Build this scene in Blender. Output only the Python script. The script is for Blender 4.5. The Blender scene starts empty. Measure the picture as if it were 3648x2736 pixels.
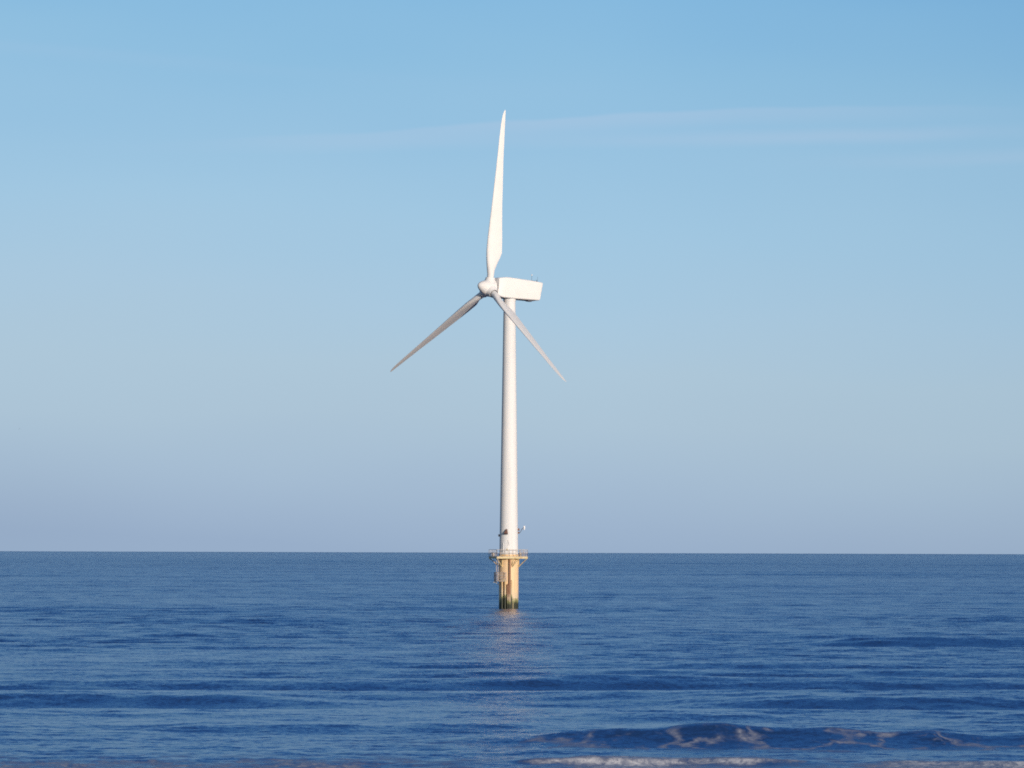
import bpy, math, random
import numpy as np
from mathutils import Vector, Matrix

R = math.radians
rng = np.random.default_rng(7)
random.seed(7)
sc = bpy.context.scene
C = sc.collection

# ------------------------------------------------------------------ camera
CAM_H = 10.5                  # eye height above the sea
F = 19350.0                   # focal length in pixels of the 3648 px wide photograph
cam_d = bpy.data.cameras.new('camera')
cam_d.sensor_width = 36.0
cam_d.lens = 36.0 * F / 3648.0
cam_d.clip_start = 1.0
cam_d.clip_end = 400000.0
cam = bpy.data.objects.new('camera', cam_d)
C.objects.link(cam)
PITCH = math.atan(600.0 / F)
ROLL = R(0.17)
cam.location = (0, 0, CAM_H)
cam.rotation_euler = (Matrix.Rotation(R(90) + PITCH, 3, 'X') @ Matrix.Rotation(ROLL, 3, 'Z')).to_euler()
sc.camera = cam

# ------------------------------------------------------------------ sun and sky
SUN_EL, SUN_AZ = R(7.5), R(153)          # azimuth clockwise from +Y: behind the camera, to the right
sun_dir = Vector((math.sin(SUN_AZ) * math.cos(SUN_EL), math.cos(SUN_AZ) * math.cos(SUN_EL), math.sin(SUN_EL)))
sd = bpy.data.lights.new('sun', 'SUN')
sd.energy = 3.35
sd.angle = R(0.5)
sd.color = (1.0, 0.90, 0.80)
so = bpy.data.objects.new('sun', sd)
so.rotation_euler = sun_dir.to_track_quat('Z', 'Y').to_euler()
so.location = (200, -200, 150)
C.objects.link(so)


class NT:
    """small helper for node trees"""
    def __init__(s, tree):
        s.t = tree; s.n = tree.nodes; s.l = tree.links
    def new(s, typ, **kw):
        n = s.n.new(typ)
        for k, v in kw.items():
            setattr(n, k, v)
        return n
    def link(s, a, b):
        s.l.new(a, b)
    def put(s, sock, v):
        if isinstance(v, bpy.types.NodeSocket):
            s.l.new(v, sock)
        else:
            sock.default_value = v
    def math(s, op, a, b=0.0, c=None, clamp=False):
        n = s.new('ShaderNodeMath', operation=op, use_clamp=clamp)
        s.put(n.inputs[0], a); s.put(n.inputs[1], b)
        if c is not None:
            s.put(n.inputs[2], c)
        return n.outputs[0]
    def maprange(s, v, a, b, c=0.0, d=1.0, smooth=False):
        n = s.new('ShaderNodeMapRange')
        if smooth:
            n.interpolation_type = 'SMOOTHSTEP'
        s.put(n.inputs[0], v)
        for i, x in enumerate((a, b, c, d)):
            n.inputs[i + 1].default_value = x
        return n.outputs[0]
    def mix(s, f, a, b, blend='MIX'):
        n = s.new('ShaderNodeMix', data_type='RGBA', blend_type=blend)
        s.put(n.inputs[0], f); s.put(n.inputs[6], a); s.put(n.inputs[7], b)
        return n.outputs[2]
    def noise(s, vec, scale, detail=3.0, rough=0.55, dist=0.0):
        n = s.new('ShaderNodeTexNoise')
        s.put(n.inputs['Vector'], vec)
        n.inputs['Scale'].default_value = scale
        n.inputs['Detail'].default_value = detail
        n.inputs['Roughness'].default_value = rough
        n.inputs['Distortion'].default_value = dist
        return n.outputs['Fac']
    def combine(s, x, y, z):
        n = s.new('ShaderNodeCombineXYZ')
        s.put(n.inputs[0], x); s.put(n.inputs[1], y); s.put(n.inputs[2], z)
        return n.outputs[0]
    def scaled(s, vec, sc_):
        n = s.new('ShaderNodeVectorMath', operation='MULTIPLY')
        s.put(n.inputs[0], vec); n.inputs[1].default_value = sc_
        return n.outputs[0]


def lin(r, g, b):
    f = lambda c: (c / 255.0 / 12.92) if c <= 10 else ((c / 255.0 + 0.055) / 1.055) ** 2.4
    return (f(r), f(g), f(b), 1.0)


world = bpy.data.worlds.new('World')
sc.world = world
world.use_nodes = True
W = NT(world.node_tree)
W.n.clear()
SKY_STRENGTH = 0.1
out = W.new('ShaderNodeOutputWorld')
bg = W.new('ShaderNodeBackground')
bg.inputs['Strength'].default_value = SKY_STRENGTH
W.link(bg.outputs[0], out.inputs[0])
sky = W.new('ShaderNodeTexSky', sky_type='NISHITA')
sky.sun_disc = False
sky.sun_elevation = SUN_EL
sky.sun_rotation = SUN_AZ
sky.altitude = 10
sky.air_density = 1.0
sky.dust_density = 0.6
sky.ozone_density = 1.6
tc = W.new('ShaderNodeTexCoord')
sep = W.new('ShaderNodeSeparateXYZ')
W.link(tc.outputs['Generated'], sep.inputs[0])
el = W.math('ARCSINE', sep.outputs[2])
az = W.math('ARCTAN2', sep.outputs[0], sep.outputs[1])
# the low band of winter air over the sea: lavender at the horizon, pale above, clear blue higher up
EL = [(-0.02, (147, 169, 196)), (0.0, (152, 174, 201)), (0.006, (158, 180, 205)), (0.014, (165, 188, 210)),
      (0.024, (172, 196, 214)), (0.034, (173, 199, 217)), (0.046, (169, 200, 222)), (0.062, (161, 199, 225)),
      (0.078, (151, 194, 224)), (0.090, (142, 190, 223)), (0.105, (130, 183, 222)), (0.14, (94, 154, 214)),
      (0.25, (56, 116, 194)), (0.5, (42, 94, 176)), (1.0, (36, 76, 152))]
ramp = W.new('ShaderNodeValToRGB')
e0, e1 = -0.02, 1.0
# logarithmic-like spacing so the low band keeps its resolution
def warp(e):
    return math.sqrt((e + 0.02) / 1.02)
els = W.math('SQRT', W.math('MAXIMUM', W.math('DIVIDE', W.math('ADD', el, 0.02), 1.02), 0.0))
# slow unevenness of the air
big = W.noise(W.combine(W.math('MULTIPLY', az, 9.0), 0.3, W.math('MULTIPLY', el, 34.0)), 1.0, 2.0, 0.5)
els2 = W.math('ADD', els, W.math('MULTIPLY', W.math('SUBTRACT', big, 0.5), -0.035))
els2 = W.math('ADD', els2, W.math('MULTIPLY', az, 0.10))
W.link(els2, ramp.inputs[0])
cr = ramp.color_ramp
cr.interpolation = 'B_SPLINE' if False else 'LINEAR'
while len(cr.elements) < len(EL):
    cr.elements.new(0.5)
for e, (v, c) in zip(cr.elements, EL):
    e.position = warp(v)
for i, (v, c) in enumerate(EL):
    cr.elements[i].position = warp(v)
    cr.elements[i].color = lin(*c)
scale_up = W.new('ShaderNodeVectorMath', operation='SCALE')
# the air is a little duller to the right, and a dim bank of it lies low at the left
dim = W.math('SUBTRACT', 1.0, W.math('MULTIPLY', W.math('MAXIMUM', W.math('SUBTRACT', az, 0.02), 0.0), 0.7, clamp=True))
gx = W.math('DIVIDE', W.math('ADD', az, 0.094), 0.022); gz = W.math('DIVIDE', W.math('SUBTRACT', el, 0.009), 0.012)
bank = W.math('POWER', 2.718, W.math('MULTIPLY', W.math('ADD', W.math('MULTIPLY', gx, gx), W.math('MULTIPLY', gz, gz)), -1.0))
dim = W.math('MAXIMUM', W.math('SUBTRACT', dim, W.math('MULTIPLY', bank, 0.03)), 0.8)
dimmed = W.new('ShaderNodeVectorMath', operation='SCALE')
W.link(ramp.outputs[0], dimmed.inputs[0]); W.link(dim, dimmed.inputs['Scale'])
W.link(dimmed.outputs[0], scale_up.inputs[0])
scale_up.inputs['Scale'].default_value = 1.0 / SKY_STRENGTH
# thin cirrus streak: centre line of each strand as a curve of azimuth
def strand(pts, thick_up, thick_dn, dens_pts):
    u = W.maprange(az, -0.10, 0.10)
    fc = W.new('ShaderNodeFloatCurve'); fd = W.new('ShaderNodeFloatCurve')
    for node, pp in ((fc, pts), (fd, dens_pts)):
        cu = node.mapping.curves[0]
        for i, (a, b) in enumerate(pp):
            if i < 2:
                cu.points[i].location = (a, b)
            else:
                cu.points.new(a, b)
        node.mapping.update()
        W.link(u, node.inputs['Value'])
    c = W.math('MULTIPLY', fc.outputs[0], 0.12)
    wob = W.noise(W.combine(W.math('MULTIPLY', az, 40.0), 2.0, W.math('MULTIPLY', el, 60.0)), 1.0, 3.0, 0.5)
    c = W.math('ADD', c, W.math('MULTIPLY', W.math('SUBTRACT', wob, 0.5), 0.002))
    dlt = W.math('SUBTRACT', el, c)
    upm = W.maprange(dlt, 0.0, thick_up, 1.0, 0.0, True)
    dnm = W.maprange(dlt, -thick_dn, 0.0, 0.0, 1.0, True)
    return W.math('MULTIPLY', W.math('MULTIPLY', upm, dnm), fd.outputs[0])
def cx(x): return ((x - 1106) / 11734.0 + 0.10) / 0.20
def cy(x, y): return ((1189 + x * 7 / 2212.0 - y) / 11734.0) / 0.12
p1 = [(0, cy(0, 330)), (cx(400), cy(400, 312)), (cx(850), cy(850, 287)), (cx(1100), cy(1100, 266)),
      (cx(1650), cy(1650, 240)), (cx(2200), cy(2200, 238)), (1, cy(2200, 240))]
d1 = [(0, 0.0), (cx(350), 0.05), (cx(600), 0.35), (cx(900), 0.75), (cx(1250), 1.0), (cx(1650), 0.8), (cx(2050), 0.3), (1, 0.0)]
s1 = strand(p1, 0.0009, 0.0042, d1)
p2 = [(0, cy(0, 320)), (cx(700), cy(700, 312)), (cx(1300), cy(1300, 303)), (cx(1750), cy(1750, 297)), (cx(2100), cy(2100, 288)), (1, cy(2200, 285))]
d2 = [(0, 0.0), (cx(600), 0.1), (cx(1100), 0.35), (cx(1500), 0.7), (cx(1800), 0.9), (cx(2150), 0.35), (1, 0.2)]
s2 = strand(p2, 0.0022, 0.0022, d2)
p3 = [(0, cy(0, 345)), (cx(1200), cy(1200, 350)), (cx(1900), cy(1900, 352)), (1, cy(2200, 340))]
d3 = [(0, 0.0), (cx(1600), 0.0), (cx(1900), 0.3), (1, 0.6)]
s3 = strand(p3, 0.0025, 0.002, d3)
p4 = [(0, cy(0, 100)), (cx(300), cy(300, 125)), (cx(900), cy(900, 175)), (1, cy(2200, 200))]
d4 = [(0, 0.22), (cx(300), 0.2), (cx(900), 0.05), (1, 0.0)]
s4 = strand(p4, 0.0018, 0.0025, d4)
st = W.math('MINIMUM', W.math('ADD', W.math('ADD', s1, s2), W.math('ADD', s3, s4)), 1.0)
lowcol = W.mix(W.math('MULTIPLY', st, 0.21), scale_up.outputs[0],
               tuple(c / SKY_STRENGTH for c in lin(196, 205, 226)[:3]) + (1,))
hi = W.maprange(el, 0.20, 0.9, 0.0, 0.75, True)
col = W.mix(hi, lowcol, sky.outputs[0])
# round the rest of the compass (towards the sun) the plain sky takes over
away = W.maprange(W.math('ABSOLUTE', az), 0.9, 1.9, 0.0, 0.8, True)
col = W.mix(away, col, sky.outputs[0])
W.link(col, bg.inputs['Color'])

sc.view_settings.view_transform = 'Standard'
sc.view_settings.look = 'None'
sc.view_settings.exposure = 0
sc.view_settings.gamma = 1
sc.view_settings.use_curve_mapping = False
sc.render.engine = 'CYCLES'
sc.cycles.filter_width = 1.8
sc.cycles.use_denoising = False


# ------------------------------------------------------------------ helpers for objects
def tag(o, label=None, cat=None, group=None, kind=None):
    if label: o['label'] = label
    if cat: o['category'] = cat
    if group: o['group'] = group
    if kind: o['kind'] = kind
    return o


def empty(name, loc):
    o = bpy.data.objects.new(name, None)
    o.location = loc
    C.objects.link(o)
    return o


class MB:
    """collects shapes and links them as one mesh object"""
    def __init__(s):
        s.v = []; s.f = []
    def add(s, vs, fs):
        b = len(s.v)
        s.v += [tuple(v) for v in vs]
        s.f += [tuple(i + b for i in f) for f in fs]
    def tube(s, pts, r, n=12, caps=True):
        pts = [Vector(p) for p in pts]
        rs = r if isinstance(r, (list, tuple)) else [r] * len(pts)
        vs = []; fs = []
        prev = None
        for i, p in enumerate(pts):
            a = pts[max(i - 1, 0)]; b = pts[min(i + 1, len(pts) - 1)]
            t = (b - a).normalized()
            if prev is None:
                ref = Vector((0, 0, 1)) if abs(t.z) < 0.9 else Vector((1, 0, 0))
                x = t.cross(ref).normalized()
            else:
                x = (prev - t * prev.dot(t)).normalized()
            prev = x
            y = t.cross(x)
            for k in range(n):
                an = 2 * math.pi * k / n
                vs.append(p + (x * math.cos(an) + y * math.sin(an)) * rs[i])
        for i in range(len(pts) - 1):
            for k in range(n):
                k2 = (k + 1) % n
                fs.append((i * n + k, i * n + k2, (i + 1) * n + k2, (i + 1) * n + k))
        if caps:
            fs.append(tuple(range(n))[::-1])
            fs.append(tuple((len(pts) - 1) * n + k for k in range(n)))
        s.add(vs, fs)
    def box(s, c, size, M=None):
        c = Vector(c); hx, hy, hz = [q / 2 for q in size]
        vs = []
        for x in (-hx, hx):
            for y in (-hy, hy):
                for z in (-hz, hz):
                    p = Vector((x, y, z))
                    if M is not None: p = M @ p
                    vs.append(c + p)
        s.add(vs, [(0, 1, 3, 2), (4, 6, 7, 5), (0, 4, 5, 1), (2, 3, 7, 6), (0, 2, 6, 4), (1, 5, 7, 3)])
    def lathe(s, origin, axis, prof, n=64, caps=True):
        """prof: list of (distance along axis, radius)"""
        axis = Vector(axis).normalized()
        o = Vector(origin)
        pts = [o + axis * a for a, r in prof]
        ref = Vector((0, 0, 1)) if abs(axis.z) < 0.9 else Vector((1, 0, 0))
        x = axis.cross(ref).normalized(); y = axis.cross(x)
        vs = []; fs = []
        for (a, r), p in zip(prof, pts):
            for k in range(n):
                an = 2 * math.pi * k / n
                vs.append(p + (x * math.cos(an) + y * math.sin(an)) * r)
        for i in range(len(prof) - 1):
            for k in range(n):
                k2 = (k + 1) % n
                fs.append((i * n + k, i * n + k2, (i + 1) * n + k2, (i + 1) * n + k))
        if caps:
            fs.append(tuple(range(n))[::-1])
            fs.append(tuple((len(prof) - 1) * n + k for k in range(n)))
        s.add(vs, fs)
    def build(s, name, mat, parent=None, smooth=True, angle=35, bevel=0.0):
        me = bpy.data.meshes.new(name)
        me.from_pydata(s.v, [], s.f)
        me.materials.append(mat)
        import bmesh
        bm = bmesh.new(); bm.from_mesh(me)
        bmesh.ops.recalc_face_normals(bm, faces=bm.faces)
        if bevel > 0:
            es = [e for e in bm.edges if len(e.link_faces) == 2 and e.calc_face_angle(0) > R(30)]
            bmesh.ops.bevel(bm, geom=es, offset=bevel, segments=4, profile=0.6, affect='EDGES')
        for e in bm.edges:
            if len(e.link_faces) == 2 and e.calc_face_angle(0) > R(angle):
                e.smooth = False
        for f in bm.faces:
            f.smooth = smooth
        bm.to_mesh(me); bm.free()
        o = bpy.data.objects.new(name, me)
        C.objects.link(o)
        if parent is not None:
            o.parent = parent
        return o


def material(name):
    m = bpy.data.materials.new(name)
    m.use_nodes = True
    t = NT(m.node_tree)
    p = t.n['Principled BSDF']
    return m, t, p


def painted(name, base, rough=0.45, dirt=None, dirt_amt=0.3, dscale=(0.6, 0.6, 0.12), bump=0.0):
    m, t, p = material(name)
    tcn = t.new('ShaderNodeTexCoord')
    v = t.scaled(tcn.outputs['Object'], dscale)
    n1 = t.noise(v, 1.0, 6.0, 0.62)
    if dirt is None:
        dirt = tuple(c * 0.8 for c in base)
    f = t.maprange(n1, 0.42, 0.75, 0.0, dirt_amt, True)
    c = t.mix(f, tuple(base) + (1,), tuple(dirt) + (1,))
    t.link(c, p.inputs['Base Color'])
    r = t.maprange(n1, 0.3, 0.8, rough - 0.06, rough + 0.12)
    t.link(r, p.inputs['Roughness'])
    p.inputs['Specular IOR Level'].default_value = 0.3
    return m


white = painted('white_gelcoat', (0.84, 0.825, 0.82), 0.62, (0.66, 0.64, 0.60), 0.25, (0.35, 0.35, 0.35))
tower_white = painted('tower_paint', (0.82, 0.81, 0.81), 0.68, (0.63, 0.60, 0.56), 0.30, (1.3, 1.3, 0.07))
dark = painted('gap_shade', (0.06, 0.06, 0.07), 0.6)  # near-black colour standing in for shade in the rotor gaps
galv = painted('galvanised_steel', (0.64, 0.55, 0.47), 0.5, (0.30, 0.18, 0.12), 0.6, (2.0, 2.0, 2.0))
lampwhite = painted('white_plastic', (0.85, 0.85, 0.86), 0.35)
brown = painted('brown_housing', (0.20, 0.10, 0.075), 0.55, (0.09, 0.08, 0.08), 0.8, (3, 3, 3))
slate = painted('slate_housing', (0.11, 0.12, 0.15), 0.5)
feather = painted('dark_feathers', (0.12, 0.12, 0.13), 0.8)


def yellow_paint(name, base, rust=0.6, tide=2.4):
    """sun bleached yellow paint, rust runs, weed and mussels in the tidal zone"""
    m, t, p = material(name)
    tcn = t.new('ShaderNodeTexCoord')
    geo = t.new('ShaderNodeNewGeometry')
    s = t.new('ShaderNodeSeparateXYZ'); t.link(geo.outputs['Position'], s.inputs[0])
    z = s.outputs[2]
    P = geo.outputs['Position']
    run = t.noise(t.scaled(P, (2.6, 2.6, 0.16)), 1.0, 6.0, 0.65)
    spots = t.noise(t.scaled(P, (1.7, 1.7, 1.5)), 1.0, 8.0, 0.7)
    rf = t.maprange(run, 0.55, 0.68, 0.0, rust, True)
    top = t.maprange(z, 8.6, 9.6, 0.0, 0.5, True)
    c = t.mix(t.math('MULTIPLY', top, t.maprange(spots, 0.35, 0.6)), tuple(base) + (1,), (0.66, 0.37, 0.06, 1))
    c = t.mix(rf, c, (0.26, 0.11, 0.055, 1))
    c = t.mix(t.maprange(spots, 0.60, 0.72, 0.0, 0.5 * rust, True), c, (0.36, 0.19, 0.10, 1))
    wob = t.math('ADD', z, t.math('MULTIPLY', t.math('SUBTRACT', spots, 0.5), 2.6))
    bleach = t.maprange(wob, tide, tide + 1.2, 0.6, 0.0, True)
    c = t.mix(bleach, c, (0.66, 0.56, 0.40, 1))
    weed = t.maprange(wob, tide - 0.7, tide - 0.05, 1.0, 0.0, True)
    c = t.mix(t.math('MULTIPLY', weed, 0.85), c, (0.17, 0.20, 0.055, 1))
    wob2 = t.math('ADD', z, t.math('MULTIPLY', t.math('SUBTRACT', run, 0.5), 2.2))
    black = t.maprange(wob2, tide - 1.25, tide - 0.65, 1.0, 0.0, True)
    c = t.mix(t.math('MULTIPLY', black, 0.94), c, (0.028, 0.033, 0.024, 1))
    t.link(c, p.inputs['Base Color'])
    p.inputs['Roughness'].default_value = 0.6
    b = t.new('ShaderNodeBump'); b.inputs['Distance'].default_value = 0.03
    b.inputs['Strength'].default_value = 0.6
    t.link(t.math('MULTIPLY', spots, t.math('ADD', weed, 0.15)), b.inputs['Height'])
    t.link(b.outputs[0], p.inputs['Normal'])
    return m


pile_paint = yellow_paint('weathered_yellow_paint', (0.90, 0.64, 0.38), 0.28, 2.35)
pipe_paint = yellow_paint('rusty_pipe_paint', (0.60, 0.42, 0.22), 0.8, 3.2)
rust_pipe = yellow_paint('rusted_tube_paint', (0.33, 0.17, 0.10), 0.9, 2.0)
frame_paint = painted('cream_yellow_steel', (0.70, 0.58, 0.33), 0.55, (0.42, 0.22, 0.09), 0.6, (1.5, 1.5, 1.5))

# ------------------------------------------------------------------ the sea: one sheet to the horizon
def px(x, y):
    """point of the sea seen at (x, y) of the 2212 px wide photograph"""
    d = CAM_H * 11734.0 / (y - (1189 + x * 7 / 2212.0))
    return (x - 1106) / 11734.0 * d, d


rows = list(np.arange(-300, 0, 60.0)) + list(np.arange(0, 236, 4.0))
y = 236.0
while y < 322: rows.append(y); y += 0.24
while y < 11000: rows.append(y); y *= 1.0014
while y < 200000: rows.append(y); y *= 1.07
rows = np.array(rows)
NC = 540
u = np.linspace(-1, 1, NC)
outer = np.array([1.25, 1.7, 2.5, 4.0, 8.0, 20.0])
u = np.concatenate([-outer[::-1], u, outer])
half = np.maximum(rows * 0.118 + 3.0, 34.0)
X = half[:, None] * u[None, :]
Y = np.repeat(rows[:, None], len(u), 1)
dy = np.gradient(rows)[:, None]
dx = (half * 2 / NC)[:, None]
Z = np.zeros_like(X)
core = np.clip((1.5 - np.abs(u)) / 0.3, 0, 1)[None, :]

def gust(x, y, sx, sy, seed, n=9):
    r = np.random.default_rng(seed); o = np.zeros_like(x)
    for _ in range(n):
        a = r.uniform(0, 2 * np.pi); k = r.uniform(0.5, 1.6)
        o += np.sin(x / sx * np.cos(a) * k + y / sy * np.sin(a) * k + r.uniform(0, 6.28))
    return o / math.sqrt(n / 2)

patch = 1.0 + 0.28 * gust(X, Y, 14.0, 26.0, 3)
patch = np.clip(patch, 0.35, 1.9)
# wind chop: sum of many short crested waves running roughly towards the shore
def chop(lmin, lmax, n, slope, spread, mod):
    global Z
    ls = np.exp(rng.uniform(math.log(lmin), math.log(lmax), n))
    for L in ls:
        th = rng.normal(0, spread)
        k = 2 * np.pi / L
        a = slope / k * math.sqrt(2.0 / n)
        ph = rng.uniform(0, 6.28)
        res = np.clip((L / (dy * 2.2) - 1.0), 0, 1) * np.clip(L / (dx * 2.5) - 1.0, 0, 1)
        w = np.sin(k * (X * math.sin(th) + Y * math.cos(th)) + ph)
        w = w + 0.18 * np.cos(2 * (k * (X * math.sin(th) + Y * math.cos(th)) + ph))
        Z += mod * res * a * w
lee = 0.6 + 0.4 * np.clip((Y - 280) / 520, 0, 1)
chop(0.6, 2.2, 60, 0.075, 1.1, patch * lee)
chop(2.2, 7.0, 56, 0.062, 0.95, patch * lee)
chop(7.0, 18.0, 34, 0.015, 0.60, 1.0)
# long swell, crests almost parallel to the shore
env = np.clip(1.0 + 0.45 * gust(X, Y, 40.0, 60.0, 11), 0.2, 2.0)
chop(26.0, 52.0, 12, 0.026, 0.07, env * np.clip((Y - 320) / 90, 0.2, 1))

# the single swells that stand out: (x, y of the dark face, half length in px, height in m, front m, back m)
SW = [(190, 1516, 420, 0.72, 4.5, 9), (760, 1522, 300, 0.34, 4.5, 9), (1960, 1521, 430, 0.72, 5.0, 9),
      (2080, 1392, 330, 0.95, 7.0, 14), (330, 1461, 170, 0.30, 5, 9), (1090, 1396, 120, 0.30, 6, 10),
      (1700, 1375, 300, 0.36, 7, 12), (600, 1430, 260, 0.26, 6, 10), (1720, 1440, 260, 0.30, 5, 9),
      (450, 1343, 380, 0.34, 10, 16), (1500, 1330, 420, 0.30, 10, 16), (900, 1300, 300, 0.36, 14, 20),
      (1800, 1275, 420, 0.34, 16, 22), (300, 1285, 300, 0.34, 15, 22), (1150, 1352, 160, 0.3, 8, 12),
      (560, 1574, 230, 0.26, 3.6, 7), (1000, 1571, 170, 0.22, 3.4, 7), (1300, 1480, 240, 0.26, 5, 8), (80, 1405, 200, 0.3, 6, 10),
      (1400, 1545, 260, 0.2, 4, 7), (90, 1600, 200, 0.2, 3, 6)]
def ridge(x0, d0, hw, A, wf, wb, wig=1.0, seed=0, tilt=0.0):
    """a swell with a steeper seaward-camera face; returns height and the signed distance from the crest"""
    c = d0 + tilt * (X - x0) + wig * gust(X, X * 0, 16.0, 1.0, seed + 50, 5) * 0.8
    s = Y - c
    prof = np.where(s < 0, np.exp(-(s / wf) ** 2), np.exp(-(s / wb) ** 2))
    e = np.exp(-((X - x0) / hw) ** 4)
    return A * e * prof, s, e
for i, (xx, yy, hwp, A, wf, wb) in enumerate(SW):
    x0, d0 = px(xx, yy)
    hw = hwp / 11734.0 * d0
    h, s, e = ridge(x0, d0, hw, A, wf, wb, 1.2, i)
    Z += h - 0.25 * A * e * np.exp(-((s + 2.2 * wf) / (1.3 * wf)) ** 2)

# the wave about to break, right half of the near water
x0, d0 = px(1720, 1600)
d0 = 301.5
cl = d0 + 0.7 * gust(X, X * 0, 7.0, 1.0, 91, 5) + 0.03 * X
s = Y - cl
e_r = 1 / (1 + np.exp(-(X + 1.0) / 2.6))
hmod = 0.84 - 0.26 * np.exp(-((X - 1) / 4.5) ** 2) + 0.05 * gust(X, X * 0, 1.1, 1.0, 93, 8) + 0.14 * gust(X, X * 0, 6.0, 1.0, 92, 5) + 0.20 * np.exp(-((X - 12.5) / 6.5) ** 2)
hero = np.where(s < 0, np.exp(-(np.abs(s) / 3.2) ** 1.7), np.exp(-(s / 8.0) ** 2)) * hmod * e_r
Z += hero - 0.16 * e_r * np.exp(-((s + 8.0) / 4.5) ** 2)
# the low spilling bore at the very front
cl2 = 271.6 + 0.9 * gust(X, X * 0, 5.0, 1.0, 95, 6) + 0.35 * gust(X, X * 0, 0.9, 1.0, 97, 8)
s2 = Y - cl2
e_b = np.clip(0.45 + 0.5 * gust(X, X * 0, 7.0, 1.0, 96, 5), 0.0, 1.2)
bore_e = (np.exp(-((X - 7.5) / 7.0) ** 4) + 0.8 * np.exp(-((X - 25) / 6.0) ** 4)) * np.clip(0.8 + 0.3 * gust(X, X * 0, 1.3, 1.0, 98, 8), 0.3, 1.15)
bore = np.where(s2 < 0, np.exp(-(s2 / 0.9) ** 2), np.exp(-(s2 / 3.2) ** 2))
Z += 0.30 * bore * np.clip(bore_e, 0, 1)

Z *= core
Z *= np.clip((11000 - Y) / 1000, 0, 1)
Z *= np.clip((Y + 10) / 60, 0, 1)

foam = np.zeros_like(X)       # spilling white water
foam = np.maximum(foam, np.clip(bore_e, 0, 1) * np.clip(1 - np.abs(s2 + 0.6) / 2.6, 0, 1) * 1.0)
foam = np.maximum(foam, (0.52 + 0.32 * np.clip(X / 4, 0, 1)) * np.clip(0.85 + 0.35 * gust(X, X * 0, 3.5, 1.0, 44, 6), 0.25, 1.2) * np.clip((278.0 - Y + 2.0 * gust(X, Y, 4.0, 3.0, 21)) / 4.0, 0, 1))
foam = np.maximum(foam, 0.75 * np.exp(-((X + 25) / 3.5) ** 2) * np.clip((270 - Y) / 2.5, 0, 1))
web = e_r * np.clip((-s + 0.3) / 1.5, 0, 1) * np.clip((s + 13.5) / 4.0, 0, 1)
web = np.maximum(web, 0.45 * np.clip((284 - Y) / 6, 0, 1))
web = np.maximum(web, 0.30 * np.exp(-((X + 8.5) / 1.2) ** 2) * np.exp(-((Y - 297) / 3) ** 2))
crest = e_r * np.exp(-((s - 0.5) / 0.7) ** 2)          # thin slick lip along the crest

nr, ncn = X.shape
verts = np.stack([X, Y, Z], -1).reshape(-1, 3).astype(np.float32)
idx = np.arange(nr * ncn).reshape(nr, ncn)
quads = np.stack([idx[:-1, :-1], idx[:-1, 1:], idx[1:, 1:], idx[1:, :-1]], -1).reshape(-1, 4).astype(np.int32)
me = bpy.data.meshes.new('sea')
me.vertices.add(len(verts)); me.vertices.foreach_set('co', verts.ravel())
me.loops.add(quads.size); me.loops.foreach_set('vertex_index', quads.ravel())
me.polygons.add(len(quads))
me.polygons.foreach_set('loop_start', np.arange(0, quads.size, 4, dtype=np.int32))
me.polygons.foreach_set('loop_total', np.full(len(quads), 4, dtype=np.int32))
me.polygons.foreach_set('use_smooth', np.ones(len(quads), dtype=bool))
me.update(calc_edges=True)
for nm, arr in (('foam', foam), ('web', web)):
    at = me.attributes.new(nm, 'FLOAT', 'POINT')
    at.data.foreach_set('value', arr.reshape(-1).astype(np.float32))

m, t, p = material('sea_water')
geo = t.new('ShaderNodeNewGeometry')
P = geo.outputs['Position']
af = t.new('ShaderNodeAttribute', attribute_name='foam')
aw = t.new('ShaderNodeAttribute', attribute_name='web')
P2 = t.scaled(P, (1.0, 0.55, 1.0))
fn = t.noise(P2, 1.1, 9.0, 0.72, 0.6)
fn2 = t.noise(t.scaled(P, (0.5, 0.35, 0.5)), 1.0, 5.0, 0.6)
# broken web of foam lines
wv = t.new('ShaderNodeVectorMath', operation='ADD')
dn = t.new('ShaderNodeTexNoise'); t.put(dn.inputs['Vector'], t.scaled(P, (0.55, 0.3, 0.5)))
dn.inputs['Scale'].default_value = 1.0; dn.inputs['Detail'].default_value = 3.0
t.link(t.scaled(P, (0.26, 0.13, 0.0)), wv.inputs[0]); t.link(t.scaled(dn.outputs['Color'], (1.1, 1.1, 0)), wv.inputs[1])
vo = t.new('ShaderNodeTexVoronoi', feature='DISTANCE_TO_EDGE')
t.link(wv.outputs[0], vo.inputs['Vector']); vo.inputs['Scale'].default_value = 1.0
lines = t.maprange(vo.outputs['Distance'], 0.0, 0.12, 1.0, 0.0, True)
vo2 = t.new('ShaderNodeTexVoronoi', feature='DISTANCE_TO_EDGE')
t.link(wv.outputs[0], vo2.inputs['Vector']); vo2.inputs['Scale'].default_value = 2.7
lines2 = t.math('MULTIPLY', t.maprange(vo2.outputs['Distance'], 0.0, 0.10, 0.6, 0.0, True), t.maprange(fn2, 0.50, 0.68, 0.0, 1.0, True))
lines = t.math('MAXIMUM', lines, lines2)
lines = t.math('MULTIPLY', lines, t.maprange(fn2, 0.32, 0.52, 0.0, 1.0, True))
lines = t.math('MULTIPLY', lines, t.maprange(fn, 0.30, 0.62, 0.25, 1.0))
webf = t.math('MULTIPLY', t.math('MULTIPLY', lines, aw.outputs['Fac']), 0.52)
thr = t.math('ADD', fn, t.math('MULTIPLY', t.math('SUBTRACT', fn2, 0.5), 0.8))
ff = t.math('MULTIPLY', t.maprange(t.math('ADD', thr, t.math('MULTIPLY', af.outputs['Fac'], 0.55)), 0.60, 1.02, 0.0, 1.0, True), af.outputs['Fac'])
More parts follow.
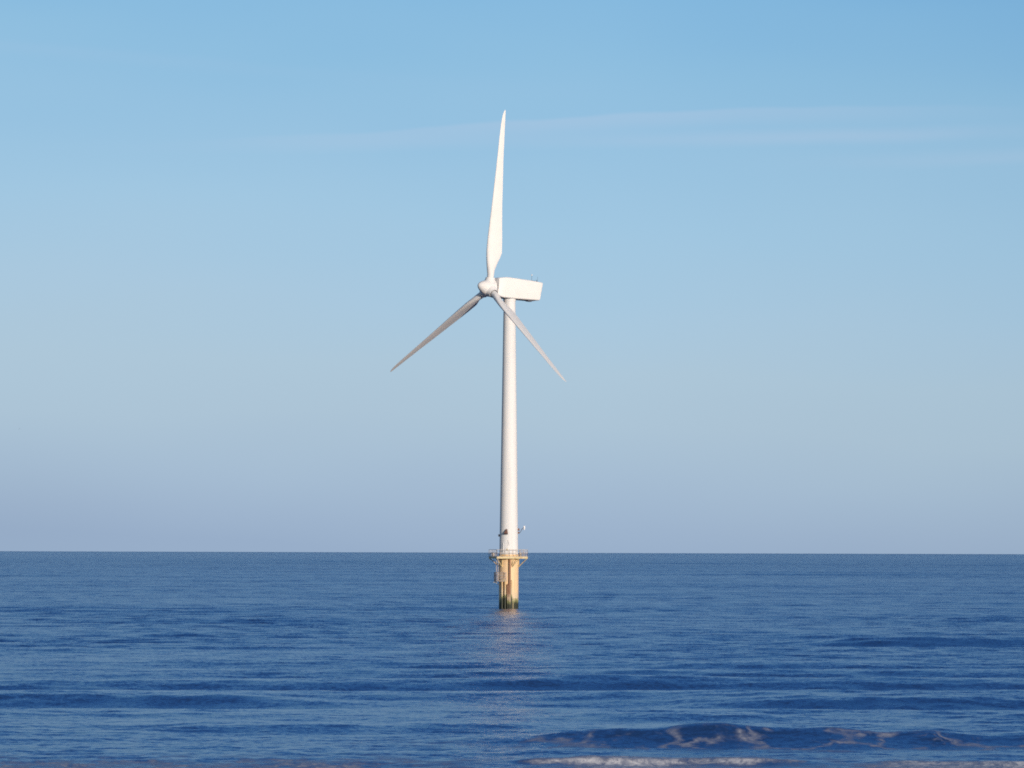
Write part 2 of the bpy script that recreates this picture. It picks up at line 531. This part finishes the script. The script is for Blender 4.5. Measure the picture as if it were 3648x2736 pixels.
torn = t.noise(t.scaled(P, (2.2, 0.8, 2.0)), 1.0, 5.0, 0.75, 0.8)
ff = t.math('MULTIPLY', ff, t.maprange(torn, 0.38, 0.60, 0.35, 1.0, True))
ftot = t.math('MINIMUM', t.math('ADD', webf, ff), 1.0)
wob = t.noise(t.scaled(P, (0.03, 0.012, 0.0)), 1.0, 3.0, 0.5)
body = t.mix(wob, (0.010, 0.042, 0.135, 1), (0.013, 0.050, 0.158, 1))
t.link(t.mix(ftot, body, (0.78, 0.76, 0.77, 1)), p.inputs['Base Color'])
t.link(t.math('ADD', 0.20, t.math('MULTIPLY', ftot, 0.6)), p.inputs['Roughness'])
p.inputs['IOR'].default_value = 1.333
p.inputs['Specular IOR Level'].default_value = 0.46
# ripples too small for the sheet itself: they tilt the surface, at every distance alike
def tilt(scl, scale, amt):
    nn = t.new('ShaderNodeTexNoise'); t.put(nn.inputs['Vector'], t.scaled(P, scl))
    nn.inputs['Scale'].default_value = scale; nn.inputs['Detail'].default_value = 3.0; nn.inputs['Roughness'].default_value = 0.6
    sub = t.new('ShaderNodeVectorMath', operation='SUBTRACT'); t.link(nn.outputs['Color'], sub.inputs[0])
    sub.inputs[1].default_value = (0.5, 0.5, 0.5)
    return t.scaled(sub.outputs[0], (amt * 0.8, amt, 0.0))
add1 = t.new('ShaderNodeVectorMath', operation='ADD')
t.link(tilt((0.7, 1.0, 0.0), 4.0, 1.0), add1.inputs[0]); t.link(tilt((0.4, 1.0, 0.0), 0.45, 0.55), add1.inputs[1])
add2 = t.new('ShaderNodeVectorMath', operation='ADD')
calm = t.new('ShaderNodeVectorMath', operation='SCALE'); t.link(add1.outputs[0], calm.inputs[0])
py = t.new('ShaderNodeSeparateXYZ'); t.link(P, py.inputs[0])
t.link(t.math('ADD', t.maprange(py.outputs[1], 280.0, 800.0, 0.55, 1.0), t.maprange(py.outputs[1], 900.0, 5000.0, 0.0, 0.9)), calm.inputs['Scale'])      # calmer in the lee near the beach
t.link(calm.outputs[0], add2.inputs[0]); t.link(geo.outputs['Normal'], add2.inputs[1])
nrm = t.new('ShaderNodeVectorMath', operation='NORMALIZE'); t.link(add2.outputs[0], nrm.inputs[0])
t.link(nrm.outputs[0], p.inputs['Normal'])
me.materials.append(m)
sea = bpy.data.objects.new('sea', me)
C.objects.link(sea)
tag(sea, kind='structure')

# ------------------------------------------------------------------ the wind turbine
TX, TY = -0.50, 1000.0
T = empty('wind_turbine', (TX, TY, 0))
tag(T, 'white three bladed offshore wind turbine on a rusty yellow pile standing in the sea', 'wind turbine')
def zz(y): return CAM_H + (1967 - y) / 19.35      # photograph row -> height at the turbine

# foundation pile
b = MB()
b.lathe((0, 0, 0), (0, 0, 1), [(-6, 1.80), (9.15, 1.80)], 96)
b.lathe((0, 0, 0), (0, 0, 1), [(9.15, 1.86), (9.40, 1.86)], 96)
b.lathe((0, 0, 0), (0, 0, 1), [(9.40, 1.79), (9.98, 1.79), (10.0, 1.86), (10.12, 1.86)], 96)
pile = b.build('foundation_pile', pile_paint, T)

# tower with its flanges
b = MB()
Z0, Z1 = 10.12, 57.35
RT = lambda z: 1.73 + (1.08 - 1.73) * (z - Z0) / (Z1 - Z0)
prof = []
for i, zf in enumerate([Z0, Z0 + .25, 26.0, 26.02, 26.10, 26.12, 42.0, 42.02, 42.08, 42.1, Z1 - .6]):
    rr = RT(zf)
    if i in (3, 4, 7, 8): rr += 0.008
    prof.append((zf, rr))
b.lathe((0, 0, 0), (0, 0, 1), prof, 96)
tower = b.build('tower', tower_white, T, angle=12)
b = MB(); b.lathe((0, 0, 0), (0, 0, 1), [(Z1 - .6, 1.14), (Z1 - .15, 1.18), (Z1 + .35, 1.18)], 64)
b.build('yaw_collar', tower_white, T)

def polar(az_deg, r, z):
    """az 0 = towards the camera, positive to the right"""
    a = R(az_deg)
    return Vector((r * math.sin(a), -r * math.cos(a), z))

def oriented(az_deg):
    """matrix whose -Y looks outward at this azimuth"""
    return Matrix.Rotation(R(az_deg), 3, 'Z')

# hooded fixture on the tower's front, door and small marks
hz = zz(1893)
fx = MB()
az0 = -17.0
Mo = oriented(az0)
r0 = RT(hz)
def loc(x, y, z, base_z):  # local on the tower skin: x along skin, y outward
    p = polar(az0, r0, base_z) + Mo @ Vector((x, -y, z))
    return p
fx.add([loc(-.42, -.06, -.42, hz), loc(.36, -.06, -.42, hz), loc(.22, -.06, .50, hz), loc(-.10, -.06, .50, hz),
        loc(-.30, .50, -.36, hz), loc(.26, .50, -.36, hz), loc(.14, .26, .36, hz), loc(-.04, .26, .36, hz)],
       [(0, 1, 2, 3), (4, 7, 6, 5), (0, 4, 5, 1), (1, 5, 6, 2), (2, 6, 7, 3), (3, 7, 4, 0)])
hood = fx.build('hooded_fixture', brown, tower, smooth=False, bevel=0.03)
b = MB(); b.tube([loc(-.42, .02, -.46, hz), loc(.36, .02, -.46, hz)], 0.07); b.box(loc(0, .18, -.47, hz), (.7, .55, .07), Mo)
b.build('fixture_bracket', slate, tower)

# door on the tower, cable and lamp beside it
b = MB()
dz0, dz1 = 10.45, 12.35
def skin_panel(azc, hwid, z0, z1, off0, off1):
    vs = []; n = 8
    for zq in (z0, z1):
        for off in (off0, off1):
            for k in range(n + 1):
                a = azc + math.degrees(-hwid + 2 * hwid * k / n) / RT(zq)
                vs.append(polar(a, RT(zq) + off, zq))
    fs = []
    m_ = n + 1
    for k in range(n):
        fs.append((k, k + 1, m_ + k + 1, m_ + k)); fs.append((2 * m_ + k, 3 * m_ + k, 3 * m_ + k + 1, 2 * m_ + k + 1))
        fs.append((k, 2 * m_ + k, 2 * m_ + k + 1, k + 1)); fs.append((m_ + k, m_ + k + 1, 3 * m_ + k + 1, 3 * m_ + k))
    fs.append((0, m_, 3 * m_, 2 * m_)); fs.append((n, 2 * m_ + n, 3 * m_ + n, m_ + n))
    return vs, fs
b.add(*skin_panel(-21, 0.42, dz0, dz1, -0.05, 0.035))
door = b.build('door', tower_white, tower, angle=50)
b = MB(); b.tube([polar(-36, RT(11) + .06, dz0), polar(-36, RT(11) + .06, dz1)], 0.04); b.tube([polar(-6, RT(11) + .05, dz0), polar(-6, RT(11) + .05, dz1)], 0.035)
b.build('door_frame', lampwhite, door)
b = MB(); b.box(polar(-9, RT(11) + .10, zz(1956.5)), (.22, .16, .3), oriented(-9))
b.build('door_lamp', frame_paint, tower, smooth=False, bevel=.03)
b = MB(); b.tube([polar(-6.5, RT(12.6) + .03, 12.75), polar(-3, RT(12.2) + .03, 12.3), polar(1, RT(11.7) + .03, 11.75)], 0.025, 6)
b.build('cable', slate, tower)

# lamp on a bracket at the right, boxes on the right skin, lantern on the left
b = MB()
b.box(Vector((RT(13.8) + .10, -.1, zz(1885.5))), (.36, .4, .42))
b.build('junction_box', brown, tower, smooth=False, bevel=.04)
b = MB(); b.box(Vector((RT(13.4) + .10, -.1, zz(1897))), (.36, .4, .34))
b.build('junction_box', brown, tower, smooth=False, bevel=.04)
b = MB()
b.tube([Vector((RT(14) - .05, -.1, 13.95)), Vector((2.15, -.25, 14.25)), Vector((2.35, -.3, 14.75)), Vector((2.72, -.35, 14.95))], 0.055)
b.tube([Vector((2.2, -.27, 14.4)), Vector((2.75, -.35, 15.25))], 0.03, 6)
arm = b.build('lamp_arm', slate, tower)
b = MB(); b.lathe((2.85, -.36, 15.06), (0, 0, 1), [(-.40, .10), (-.36, .15), (.30, .15), (.36, .10)], 20)
b.build('lamp', lampwhite, arm)
b = MB(); b.lathe((-RT(13.6) - .13, -.1, 13.62), (0, 0, 1), [(-.24, .03), (-.18, .12), (.1, .16), (.22, .10)], 16)
b.tube([Vector((-RT(13.6) + .05, -.1, 13.5)), Vector((-RT(13.6) - .13, -.1, 13.42))], 0.05)
b.build('lantern', slate, tower)

# ---- work platform, a square deck turned a little
cs, sn = 5.7 / 5.894, 1.5 / 5.894
ex = Vector((cs, sn, 0)); ey = Vector((-sn, cs, 0))
S = 2.95
dc = Vector((-.1, 0, 0))
def dk(a, c, z): return dc + ex * a + ey * c + Vector((0, 0, z))
MD = Matrix((ex, ey, Vector((0, 0, 1)))).transposed()
DZ = 9.58
b = MB()
# deck plates around the pile (a ring so the tower base stands free)
ring_n = 64
vs = []; fs = []
for z in (DZ + .04, DZ + .12):
    for k in range(ring_n):
        a = 2 * math.pi * k / ring_n
        vs.append(dc * 0 + Vector((1.9 * math.cos(a), 1.9 * math.sin(a), z)))
    for k in range(ring_n):
        a = 2 * math.pi * k / ring_n - math.atan2(sn, cs)
        q = max(abs(math.cos(a)), abs(math.sin(a)))
        vs.append(dk(S * math.cos(a) / q, S * math.sin(a) / q, z))
for k in range(ring_n):
    k2 = (k + 1) % ring_n
    fs += [(k, k2, ring_n + k2, ring_n + k), (2 * ring_n + k, 3 * ring_n + k, 3 * ring_n + k2, 2 * ring_n + k2),
           (ring_n + k, ring_n + k2, 3 * ring_n + k2, 3 * ring_n + k), (k, 2 * ring_n + k, 2 * ring_n + k2, k2)]
b.add(vs, fs)
deck = b.build('work_platform', frame_paint, T, smooth=False)
b = MB()
for sgn in (-1, 1):
    b.box(dk(0, sgn * (S - .07), DZ - .09), (2 * S - .3, .14, .26), MD)
    b.box(dk(sgn * (S - .07), 0, DZ - .09), (.14, 2 * S, .26), MD)
b.build('edge_beam', frame_paint, deck, smooth=False, bevel=.015)
# railing: posts, two rails, thin infill
b = MB()
HR = 1.42
def rail_run(p, q, z0, hr, npost, bb, nfill=0, r=.036, rails=(1.0, .55)):
    for k in range(npost + 1):
        c = p.lerp(q, k / npost)
        bb.tube([c + Vector((0, 0, z0)), c + Vector((0, 0, z0 + hr))], r * 1.15, 8)
    for f in rails:
        bb.tube([p + Vector((0, 0, z0 + hr * f)), q + Vector((0, 0, z0 + hr * f))], r, 8)
    bb.tube([p + Vector((0, 0, z0 + .08)), q + Vector((0, 0, z0 + .08))], r * 1.3, 8)
q = S - .05
cor = [dk(-q, -q, 0), dk(q, -q, 0), dk(q, q, 0), dk(-q, q, 0)]
for i, npst in enumerate((8, 6, 8, 6)):
    rail_run(cor[i], cor[(i + 1) % 4], DZ + .12, HR - .12, npst, b)
b.build('railing', galv, deck)
# the raised landing rail in the front of the tower
grey_box = painted('grey_box', (.42, .38, .36), .6)
for c_, s_ in ((dk(-2.6, .9, DZ + .55), (.35, .9, .7)), (dk(2.35, .2, DZ + .5), (.35, .6, .75))):
    b = MB(); b.box(c_, s_, MD)
    b.build('deck_cabinet', grey_box, deck, smooth=False, bevel=.03)

# braces under the deck
def brace(p, q, r=0.085):
    b = MB(); b.tube([p, q], r, 12)
    return b.build('brace', frame_paint, deck)
zb = 7.84
brace(dk(-S + .1, -S + .1, DZ - .2), Vector((-1.24, -1.36, zb)))
brace(dk(S - .1, -S + .2, DZ - .2), Vector((1.78, -.6, zb)))
brace(dk(S - .1, S - .1, DZ - .2), Vector((1.2, 1.4, zb)))
brace(dk(-S + .1, S - .1, DZ - .2), Vector((-1.3, 1.3, zb)))
brace(dk(.25, -S + .1, DZ - .2), Vector((.62, -1.76, zb)), .07)
brace(dk(1.25, -S + .1, DZ - .2), Vector((.70, -1.74, zb)), .07)
for a, rr in ((-42, 1.83), (78, 1.9), (22, 1.84)):
    b = MB(); b.box(polar(a, rr, 8.55), (.20, .12, 1.55), oriented(a))
    b.build('brace_plate', frame_paint, deck, smooth=False, bevel=.02)

# ---- cable tubes and boat fenders on the pile
def pipe(name, az_d, ztop, r, off=.16, mat=pipe_paint, bend=True, zbot=-4):
    b = MB()
    rr = 1.8 + off
    pts = [polar(az_d, rr, zbot), polar(az_d, rr, ztop - .3)]
    if bend:
        pts += [polar(az_d, rr - .04, ztop - .12), polar(az_d, rr - .16, ztop - .02), polar(az_d, 1.75, ztop + .02)]
    else:
        pts += [polar(az_d, rr, ztop)]
    b.tube(pts, r, 16)
    return b.build(name, mat, pile)
pipe('cable_tube', 5.5, 9.3, .19, .26, rust_pipe, False)
pipe('cable_tube', 11.5, 9.3, .10, .14, pile_paint, False)
pipe('fender_tube', -33, 5.55, .17, .42, pipe_paint)
pipe('fender_tube', -16.5, 5.45, .17, .46, pipe_paint)
pipe('fender_tube', -4, 4.6, .13, .40, rust_pipe)
pipe('fender_tube', 13.5, 5.35, .15, .30, pipe_paint)
pipe('fender_tube', 24, 1.3, .06, .16, frame_paint, False)
# horizontal stubs that hold the fenders
for z in (4.9, 2.9, 0.9):
    for a in (-33, -16.5):
        b = MB(); b.tube([polar(a, 1.75, z), polar(a, 2.2, z)], .09, 10)
        b.build('fender_stub', frame_paint, pile)
b = MB()
b.tube([polar(-40, 2.2, 5.45), polar(-33, 2.22, 5.5), polar(-25, 2.26, 5.5), polar(-16.5, 2.26, 5.42), polar(-10, 2.1, 5.35)], .10, 10)
b.build('fender_rail', frame_paint, pile)
# ladder between the fenders
b = MB()
for a in (-28, -21):
    b.tube([polar(a, 2.02, -1), polar(a, 2.02, 5.3)], .03, 8)
for k in range(20):
    b.tube([polar(-28, 2.02, -.8 + k * .3), polar(-21, 2.02, -.8 + k * .3)], .018, 6)
b.build('ladder', rust_pipe, pile)

# ---- small rest platform at the left of the pile
LZ = 5.15
b = MB()
ringp = [(-100, 2.75), (-78, 2.72), (-60, 2.66), (-42, 2.5), (-25, 2.4), (-10, 2.3)]
vs = []; fs = []
for z in (LZ, LZ + .09):
    for a, rr in ringp: vs.append(polar(a, rr, z))
    for a, rr in ringp: vs.append(polar(a, 1.82, z))
n = len(ringp)
for k in range(n - 1):
    fs += [(k, k + 1, n + k + 1, n + k), (2 * n + k, 3 * n + k, 3 * n + k + 1, 2 * n + k + 1),
           (k, 2 * n + k, 2 * n + k + 1, k + 1), (n + k, n + k + 1, 3 * n + k + 1, 3 * n + k)]
fs += [(0, n, 3 * n, 2 * n), (n - 1, 3 * n - 1, 4 * n - 1, 2 * n - 1)]
b.add(vs, fs)
rest = b.build('rest_platform', galv, pile, smooth=False)
b = MB()
for i in range(n - 1):
    p0 = polar(ringp[i][0], ringp[i][1] - .04, 0); q0 = polar(ringp[i + 1][0], ringp[i + 1][1] - .04, 0)
    rail_run(p0, q0, LZ + .09, 1.6, 3, b, r=.038, rails=(1.0, .66, .33))
b.build('railing', galv, rest)
b = MB()
b.tube([Vector((-2.8, -.3, LZ - .12)), Vector((-2.15, -.5, LZ - .16))], .09, 10)
b.tube([Vector((-2.6, -.3, LZ)), Vector((-1.75, -.35, LZ - .7))], .05, 8)
b.build('bracket', lampwhite, rest)
# access ladder from the rest platform up to the deck
b = MB()
for x in (-2.28, -1.93):
    b.tube([Vector((x, -.75, LZ + .1)), Vector((x, -.75, DZ - .3))], .05, 8)
for k in range(13):
    z = LZ + .4 + k * .3
    b.tube([Vector((-2.28, -.75, z)), Vector((-1.93, -.75, z))], .018, 6)
b.tube([Vector((-2.30, -.75, 8.30)), Vector((-2.78, -.75, 8.80))], .07, 8)
b.build('ladder', galv, deck)

# ---- rotor axis, nacelle, spinner, blades
n_ax = Vector((-0.81422, -0.57398, 0.08716)).normalized()      # points upwind, out of the spinner
A0 = Vector((0.10423, 0.00316, 0.99455))
A0 = (A0 - n_ax * A0.dot(n_ax)).normalized()                 # direction of the upright blade
eu = (Vector((0, 0, 1)) - n_ax * n_ax.z).normalized()        # up in the rotor plane
side = n_ax.cross(eu)                                        # nacelle's side direction
if side.y > 0: side = -side                                  # towards the camera
hub = Vector((0, 0, 0)) + Vector((n_ax.x, n_ax.y, 0)).normalized() * 4.58
hub.z = 59.02

def ax(t_, v_, w_):
    """t_ metres behind the hub, v_ up, w_ towards the camera side"""
    return hub - n_ax * (t_ + 0.22) + eu * v_ + side * w_

sections = [(0.92, 2.00, -1.05, 1.38), (1.25, 2.12, -1.35, 1.50), (2.2, 2.30, -1.48, 1.55), (2.8, 2.38, -1.46, 1.56),
            (5.5, 2.40, -1.36, 1.56), (8.0, 2.38, -1.22, 1.55), (10.25, 2.32, -1.08, 1.52)]
def nac_ring(t_, top, bot, w_, rr=.26, dt_top=0.0, dt_bot=0.0, nn=5):
    pts = []
    cxs = [(w_ - rr, top - rr, 0), (-(w_ - rr), top - rr, 90), (-(w_ - rr), bot + rr, 180), (w_ - rr, bot + rr, 270)]
    for (cw, cv, a0) in cxs:
        for k in range(nn + 1):
            a = R(a0 + 90 * k / nn)
            v_ = cv + rr * math.sin(a); w2 = cw + rr * math.cos(a)
            f = (v_ - bot) / (top - bot)
            pts.append(ax(t_ + dt_bot + (dt_top - dt_bot) * f, v_, w2))
    return pts
b = MB()
vs = []; rings = 0
def addring(*a, **k):
    global rings
    vs.extend(nac_ring(*a, **k)); rings += 1
addring(.92, 1.85, -.9, 1.25)
for sct in sections: addring(*sct)
addring(10.38, 2.30, -1.07, 1.50, dt_top=.25, dt_bot=-.15)
addring(10.48, 2.24, -1.01, 1.44, dt_top=.27, dt_bot=-.15)
addring(10.54, 2.12, -.90, 1.33, dt_top=.27, dt_bot=-.15)
m_ = 24
fs = []
for i in range(rings - 1):
    for k in range(m_):
        k2 = (k + 1) % m_
        fs.append((i * m_ + k, i * m_ + k2, (i + 1) * m_ + k2, (i + 1) * m_ + k))
fs.append(tuple(range(m_))[::-1]); fs.append(tuple((rings - 1) * m_ + k for k in range(m_)))
b.add(vs, fs)
nac = b.build('nacelle', white, T, angle=40)
# dark core: shade of the gap between spinner and nacelle, put into its colour
b = MB(); b.lathe(hub, -n_ax, [(.3, 1.15), (1.3, 1.15)], 48); b.build('gap_shade_core', dark, nac)
# vent box below, weather masts above
Mn = Matrix((-n_ax, side, eu)).transposed()
b = MB(); b.box(ax(8.45, -1.30, .55), (.85, .9, .36), Mn); b.build('vent_box', slate, nac, smooth=False, bevel=.05)
b = MB(); b.box(ax(6.0, -1.335, .1), (7.0, 1.9, .14), Mn @ Matrix.Rotation(R(-2.3), 3, 'Y')); b.build('belly_plate', slate, nac, smooth=False, bevel=.03)  # long thin dark plate along the nacelle's underside
b = MB()
b.tube([ax(8.7, 2.3, .6), ax(8.7, 3.42, .6)], .028, 8)
b.tube([ax(10.05, 2.25, .6), ax(10.05, 3.35, .6)], .022, 8)
b.tube([ax(8.7, 2.48, .6), ax(10.05, 2.48, .6)], .022, 8)
b.tube([ax(9.85, 2.25, .6), ax(9.85, 2.7, .6)], .05, 8)
mast = b.build('weather_mast', slate, nac)
b = MB(); b.lathe(ax(8.7, 3.5, .6), (0, 0, 1), [(-.15, .02), (-.11, .10), (0, .145), (.11, .10), (.15, .02)], 16)
b.build('aviation_lamp', lampwhite, mast)

# spinner
b = MB()
b.lathe(hub, n_ax, [(2.50, .02), (2.47, .20), (2.38, .38), (2.18, .62), (1.88, .86), (1.5, 1.08), (1.05, 1.28), (.55, 1.45),
                    (0.1, 1.55), (-.45, 1.58), (-.72, 1.58), (-.75, 1.40)], 72)
# the nose cone sits a little high of the shaft line
for i, v in enumerate(b.v):
    fw = (Vector(v) - hub).dot(n_ax)
    if fw > 0:
        b.v[i] = tuple(Vector(v) + eu * 0.30 * (fw / 2.5) ** 1.5)
dirs = [Matrix.Rotation(R(a), 3, n_ax) @ A0 for a in (0, 120, 240)]
for d in dirs:
    b.lathe(hub, d, [(0.9, 1.20), (1.25, 1.08), (1.6, .92), (1.85, .87), (1.96, .86), (1.97, .80), (1.80, .78)], 40)
spinner = b.build('spinner', white, T, angle=50)

# blades: (fraction of the span, distance of the leading edge, of the trailing edge, thickness ratio)
ST = [(0.0, .62, .62, 1.0), (.03, .63, .63, 1.0), (.054, .78, .72, .80), (.09, .98, 1.05, .52), (.125, 1.14, 1.50, .38), (.16, 1.24, 1.86, .30),
      (.20, 1.26, 1.78, .27), (.245, 1.25, 1.68, .24), (.34, 1.16, 1.40, .21), (.446, 1.03, 1.12, .19), (.58, .91, .83, .175), (.716, .80, .52, .165),
      (.82, .74, .37, .155), (.92, .62, .20, .15), (.965, .45, .13, .15), (.988, .27, .09, .15), (1.0, .06, .03, .2)]
def blade_mesh(d):
    tdir = n_ax.cross(d).normalized()
    b = MB(); vs = []; fs = []; N = 28
    r0_, r1_ = 1.70, 32.96
    import bisect
    fine = []
    for i in range(len(ST) - 1):
        for k in range(3):
            f = k / 3
            fine.append(tuple(ST[i][j] * (1 - f) + ST[i + 1][j] * f for j in range(4)))
    fine.append(ST[-1])
    for (s_, le, te, th) in fine:
        rr = r0_ + (r1_ - r0_) * s_
        tw = R(87 - 13 * (1 - s_) ** 2.2)          # feathered, twist runs out towards the tip
        cd = n_ax * math.sin(tw) + tdir * math.cos(tw)     # towards the leading edge
        nd = d.cross(cd).normalized()
        cone = 0.7 * s_
        c0 = hub + d * rr + n_ax * cone
        ch = le + te
        round_ = max(0.0, min(1.0, (th - .30) / .70))
        for k in range(N):
            a = 2 * math.pi * k / N
            xx = 0.5 + 0.5 * math.cos(a)            # 1 at leading edge .. 0 trailing
            xt = 1 - xx
            yt = 5 * th * (0.2969 * math.sqrt(max(xt, 0)) - 0.1260 * xt - 0.3516 * xt ** 2 + 0.2843 * xt ** 3 - 0.1036 * xt ** 4)
            ya = yt * (1 if math.sin(a) >= 0 else -0.75) * ch
            yc = 0.5 * math.sin(a) * ch * th
            yv = ya * (1 - round_) + yc * round_
            vs.append(c0 + cd * (le - ch * xt) + nd * yv)
    M = len(fine)
    for i in range(M - 1):
        for k in range(N):
            k2 = (k + 1) % N
            fs.append((i * N + k, i * N + k2, (i + 1) * N + k2, (i + 1) * N + k))
    fs.append(tuple(range(N))[::-1]); fs.append(tuple((M - 1) * N + k for k in range(N)))
    b.add(vs, fs)
    return b.build('blade', white, T, angle=60)
for d in dirs:
    bl = blade_mesh(d)
    b = MB(); b.lathe(hub, d, [(1.75, .76), (1.93, .76), (1.93, .64)], 32)
    b.build('root_gap_shade', dark, bl)  # dark ring: the shaded gap between collar and blade, as colour

# ------------------------------------------------------------------ a bird far out, low over the sea at the left
bd = 3600.0
bx, bz = (70 - 1824) / F * bd, CAM_H + (1961.5 - 1527) / F * bd
b = MB()
b.tube([(-.30, 0, .02), (-.20, 0, .0), (0, 0, -.02), (.16, 0, .0), (.27, 0, .05), (.36, 0, .05)], [.02, .06, .085, .07, .05, .012], 10)
b.tube([(-.30, 0, .02), (-.46, 0, .02)], [.05, .02], 6)
bird = b.build('bird', feather)
bird.location = (bx, bd, bz)
tag(bird, 'tiny dark bird flying far away above the horizon at the far left', 'bird')
for sgn in (-1, 1):
    b = MB()
    pts = [((.10, 0, .03), (-.10, 0, .03)), ((.14, .3 * sgn, .16), (-.08, .3 * sgn, .15)), ((.08, .58 * sgn, .14), (-.06, .58 * sgn, .13)), ((-.06, .85 * sgn, .05), (-.10, .85 * sgn, .05))]
    vs = []
    for (p_, q_) in pts:
        for z in (-.012, .012):
            vs += [(p_[0], p_[1], p_[2] + z), (q_[0], q_[1], q_[2] + z)]
    fs = []
    for i in range(3):
        o = i * 4; w = o + 4
        fs += [(o, o + 1, w + 1, w), (o + 2, w + 2, w + 3, o + 3), (o, w, w + 2, o + 2), (o + 1, o + 3, w + 3, w + 1)]
    fs += [(0, 2, 3, 1), (12, 13, 15, 14)]
    b.add(vs, fs)
    w_ = b.build('wing', feather, bird)
bird.rotation_euler = (0, 0, R(75))
